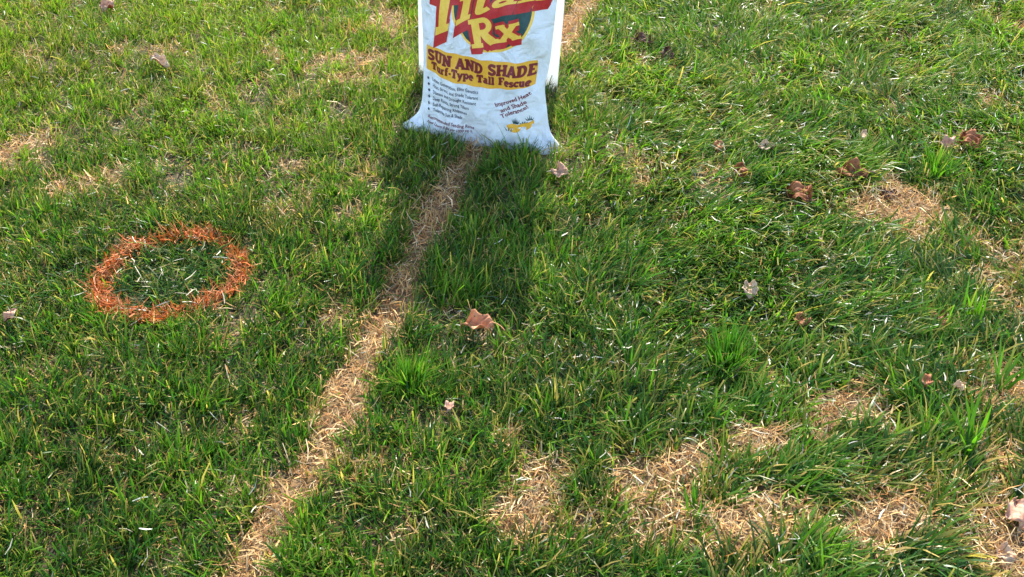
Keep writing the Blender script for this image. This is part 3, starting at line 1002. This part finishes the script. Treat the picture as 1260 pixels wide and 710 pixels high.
# ---------------------------------------------------------------- fallen leaves
def leaf(label, x, y, length, wid, mats, rotz, pitch=0.0, roll=0.0, curl=0.6, arch=0.4, lobes=0.0, nl=3, stem=0.5, lift=0.045, seed=0, group='dry leaves lying on the lawn'):
    rg = np.random.default_rng(100 + seed)
    roll = roll if math.cos(R(rotz)) >= 0 else -roll      # the upper side tips towards the path
    length, wid = length * 1.08, wid * 1.08
    roll *= 0.55
    n1, n2 = 17, 11
    s = np.linspace(0.0, 1, n1)
    tt = np.linspace(-1, 1, n2)
    prof = np.sin(np.pi * np.clip(s, 0.0, 1) ** 0.85) ** 0.75
    prof = prof * (1 + lobes * np.sin(2 * np.pi * nl * s + 0.6)) + 0.015
    pl = prof * (1 + rg.normal(0, 0.07, n1))
    pr_ = prof * (1 + rg.normal(0, 0.07, n1))
    V = []
    for i in range(n1):
        a = arch * (s[i] - 0.5)
        cx_ = math.sin(a) / max(abs(arch), 1e-3) * length if arch else (s[i] - .5) * length
        cz_ = -(1 - math.cos(a)) / max(abs(arch), 1e-3) * length
        for j in range(n2):
            hw = wid * 0.5 * (pl[i] if tt[j] < 0 else pr_[i])
            ca = curl * (0.7 + 0.6 * s[i])
            ang = tt[j] * ca
            yy = math.sin(ang) / ca * hw if ca else tt[j] * hw
            zz = (1 - math.cos(ang)) / ca * hw if ca else 0
            zz += wid * 0.13 * math.sin(7 * s[i] + 3 * tt[j] + seed) + wid * 0.20 * abs(tt[j]) * math.sin(11 * s[i] + seed * 2.1 + 2 * tt[j]) + wid * 0.07 * math.sin(17 * s[i] - 8 * tt[j] + seed)
            V.append((cx_ - a * 0, yy, cz_ + zz))
    ii = [(i * n2 + j, (i + 1) * n2 + j, (i + 1) * n2 + j + 1, i * n2 + j + 1) for i in range(n1 - 1) for j in range(n2 - 1)]
    root = bpy.data.objects.new('dry_leaf', None)
    COL.objects.link(root)
    root.empty_display_size = 0.02
    z = float(height(np.array([x]), np.array([y]))[0])
    near = TIPS[(TIPS[:, 0] - x) ** 2 + (TIPS[:, 1] - y) ** 2 < 0.03 ** 2, 2]
    turf = float(np.quantile(near, 0.78)) if len(near) > 12 else z + 0.02
    root.location = (x, y, max(turf, z + 0.015) + (lift - 0.045))
    root.rotation_euler = (R(roll), R(pitch), R(rotz))
    tag(root, label, 'leaf', group)
    me = mesh_np('leaf_blade', np.array(V), ii)
    o = new_obj('leaf_blade', me, root, mats)
    md = o.modifiers.new('thickness', 'SOLIDIFY')
    md.thickness = 0.0006
    md.offset = 0
    if len(mats) > 1:
        md.material_offset = 1
    # midrib running on into the stalk
    pts = [Vector(V[i * n2 + n2 // 2]) for i in range(n1)]
    d0 = (pts[0] - pts[1]).normalized()
    ext = [pts[0] + (d0 + Vector((0, 0.25 * k * math.sin(seed), 0.10 * k))).normalized() * (stem * length * k / 4) for k in range(4, 0, -1)] if stem > 0 else []
    path = ext + pts[:-1]
    bm = bmesh.new()
    rings = []
    for i, p in enumerate(path):
        rd = 0.0017 * (1 - 0.7 * i / len(path)) * (length / 0.06) ** 0.5
        rings.append([bm.verts.new(p + Vector((0, rd * math.cos(k * math.pi / 2.5), rd * math.sin(k * math.pi / 2.5) - 0.0006))) for k in range(5)])
    for r1, r2 in zip(rings[:-1], rings[1:]):
        for k in range(5):
            bm.faces.new((r1[k], r1[(k + 1) % 5], r2[(k + 1) % 5], r2[k]))
    bm.faces.new(rings[0])
    bm.faces.new(rings[-1][::-1])
    me = bpy.data.meshes.new('stalk')
    bm.to_mesh(me)
    bm.free()
    new_obj('stalk', me, root, [mats[-1]])
    return root


leaf('large tan curled leaf with a stalk, lying where the bag shadow ends', -0.078, 1.554, 0.070, 0.050, [ML_TAN, ML_TAN], 184, -3, 22, 1.25, 0.5, 0.20, 2, 0.42, 0.050, 1)
leaf('small folded pinkish leaf by the front corner of the bag', 0.130, 2.165, 0.044, 0.040, [ML_PINK, ML_PALE], 165, 10, 48, 0.5, 0.3, 0.05, 2, 0.1, 0.052, 2)
leaf('small white and brown leaf in green grass beside the dead strip', -0.129, 1.309, 0.032, 0.022, [ML_PINK, ML_DARK], 75, 20, 30, 0.9, 0.4, 0.08, 2, 0.15, 0.050, 3)
leaf('large reddish brown leaf with a pale tip at the edge of straw', 0.765, 2.067, 0.072, 0.056, [ML_BROWN, ML_PINK], 140, 4, 40, 0.55, 0.6, 0.06, 3, 0.2, 0.046, 4)
leaf('upright brown leaf half sunk in the grass', 0.630, 2.179, 0.046, 0.036, [ML_BROWN, ML_TAN], 70, -30, 20, 0.7, 0.3, 0.06, 2, 0.2, 0.040, 5)
leaf('small tan leaf standing on edge in bright grass', 0.590, 2.308, 0.036, 0.028, [ML_TAN, ML_BROWN], 80, -25, 25, 0.6, 0.4, 0.05, 2, 0.2, 0.045, 6)
leaf('small leaf with a pale half and a dark brown half', 0.723, 2.287, 0.046, 0.036, [ML_PALE, ML_DARK], 10, 5, 38, 1.2, 0.3, 0.06, 2, 0.1, 0.048, 7)
leaf('lobed dark reddish leaf at the grassy edge of the large straw patch', 0.941, 2.179, 0.082, 0.060, [ML_BROWN, ML_DARK], 170, 0, 35, 0.6, 0.5, 0.28, 3, 0.3, 0.040, 8)
leaf('pale pinkish leaf leaning against a brown leaf', 1.257, 2.325, 0.052, 0.042, [ML_PINK, ML_PALE], 50, -10, 35, 0.8, 0.3, 0.08, 2, 0.15, 0.052, 9)
leaf('broad brown leaf beside a pale pinkish one', 1.322, 2.334, 0.064, 0.054, [ML_BROWN, ML_TAN], 110, -5, 42, 0.35, 0.4, 0.16, 3, 0.1, 0.052, 10)
leaf('flat dark brown leaf lying on the large straw patch', 1.03, 2.105, 0.052, 0.026, [ML_DARK, ML_BROWN], -8, 2, 15, 0.4, 0.3, 0.08, 2, 0.15, 0.026, 11)
leaf('tiny rolled pale leaf with a brown side', 1.02, 2.356, 0.036, 0.026, [ML_PALE, ML_BROWN], 85, -15, 20, 1.3, 0.2, 0.05, 2, 0.1, 0.048, 12)
leaf('pale pointed leaf folded into a cup in mid lawn', 0.557, 1.665, 0.044, 0.036, [ML_PALE, ML_BROWN], 100, -15, 25, 1.0, 0.5, 0.08, 2, 0.1, 0.050, 13)
leaf('small round rusty brown leaf near the cupped pale leaf', 0.655, 1.564, 0.034, 0.032, [ML_BROWN, ML_BROWN], 80, -12, 32, 0.4, 0.3, 0.0, 2, 0.15, 0.048, 14)
leaf('small slanted brown leaf next to a tiny white leaf fragment', 0.875, 1.373, 0.040, 0.022, [ML_BROWN, ML_PINK], 58, 8, 30, 0.6, 0.3, 0.06, 2, 0.1, 0.050, 15)
leaf('tiny white leaf fragment behind tall green blades', 0.945, 1.364, 0.026, 0.022, [ML_PALE, ML_PALE], 10, 5, 30, 0.7, 0.3, 0.1, 2, 0.0, 0.052, 16)
leaf('dark brown leaf mostly buried under green blades', 0.984, 1.589, 0.056, 0.038, [ML_BROWN, ML_DARK], 20, 5, 20, 0.6, 0.3, 0.1, 3, 0.2, 0.034, 17)
leaf('broad pale pink leaf, largest of two pale leaves on patchy straw', 0.945, 1.053, 0.062, 0.048, [ML_PINK, ML_PALE], 75, 4, 20, 0.4, 0.5, 0.12, 2, 0.1, 0.050, 18)
leaf('small cream leaf on straw near a broad pink leaf', 0.889, 0.971, 0.036, 0.030, [ML_PALE, ML_TAN], 130, 4, 20, 0.5, 0.4, 0.1, 2, 0.2, 0.046, 19)
leaf('long cream rolled leaf with a brown end and stalk', -1.148, 2.809, 0.080, 0.040, [ML_PALE, ML_BROWN], -32, 10, 20, 1.3, 0.3, 0.06, 2, 0.5, 0.055, 20)
leaf('pinkish folded leaf in yellowish turf far from the bag', -1.458, 3.236, 0.056, 0.050, [ML_PINK, ML_BROWN], 60, -5, 40, 0.9, 0.3, 0.1, 2, 0.1, 0.050, 21)
leaf('small tan and dark leaf scrap in green turf outside the orange ring', -1.138, 1.575, 0.034, 0.022, [ML_PINK, ML_DARK], 65, -12, 20, 0.9, 0.3, 0.1, 2, 0.2, 0.046, 22)
leaf('dark brown curled leaf with a pale stick-like stalk', 0.450, 2.978, 0.066, 0.040, [ML_DARK, ML_PINK], -30, 5, 30, 1.0, 0.3, 0.12, 3, 0.8, 0.048, 23)
leaf('dark red-brown leaf standing up beside a curled dark leaf', 0.517, 2.877, 0.056, 0.042, [ML_DARK, ML_PINK], 95, -35, 20, 0.7, 0.3, 0.08, 2, 0.1, 0.045, 24)
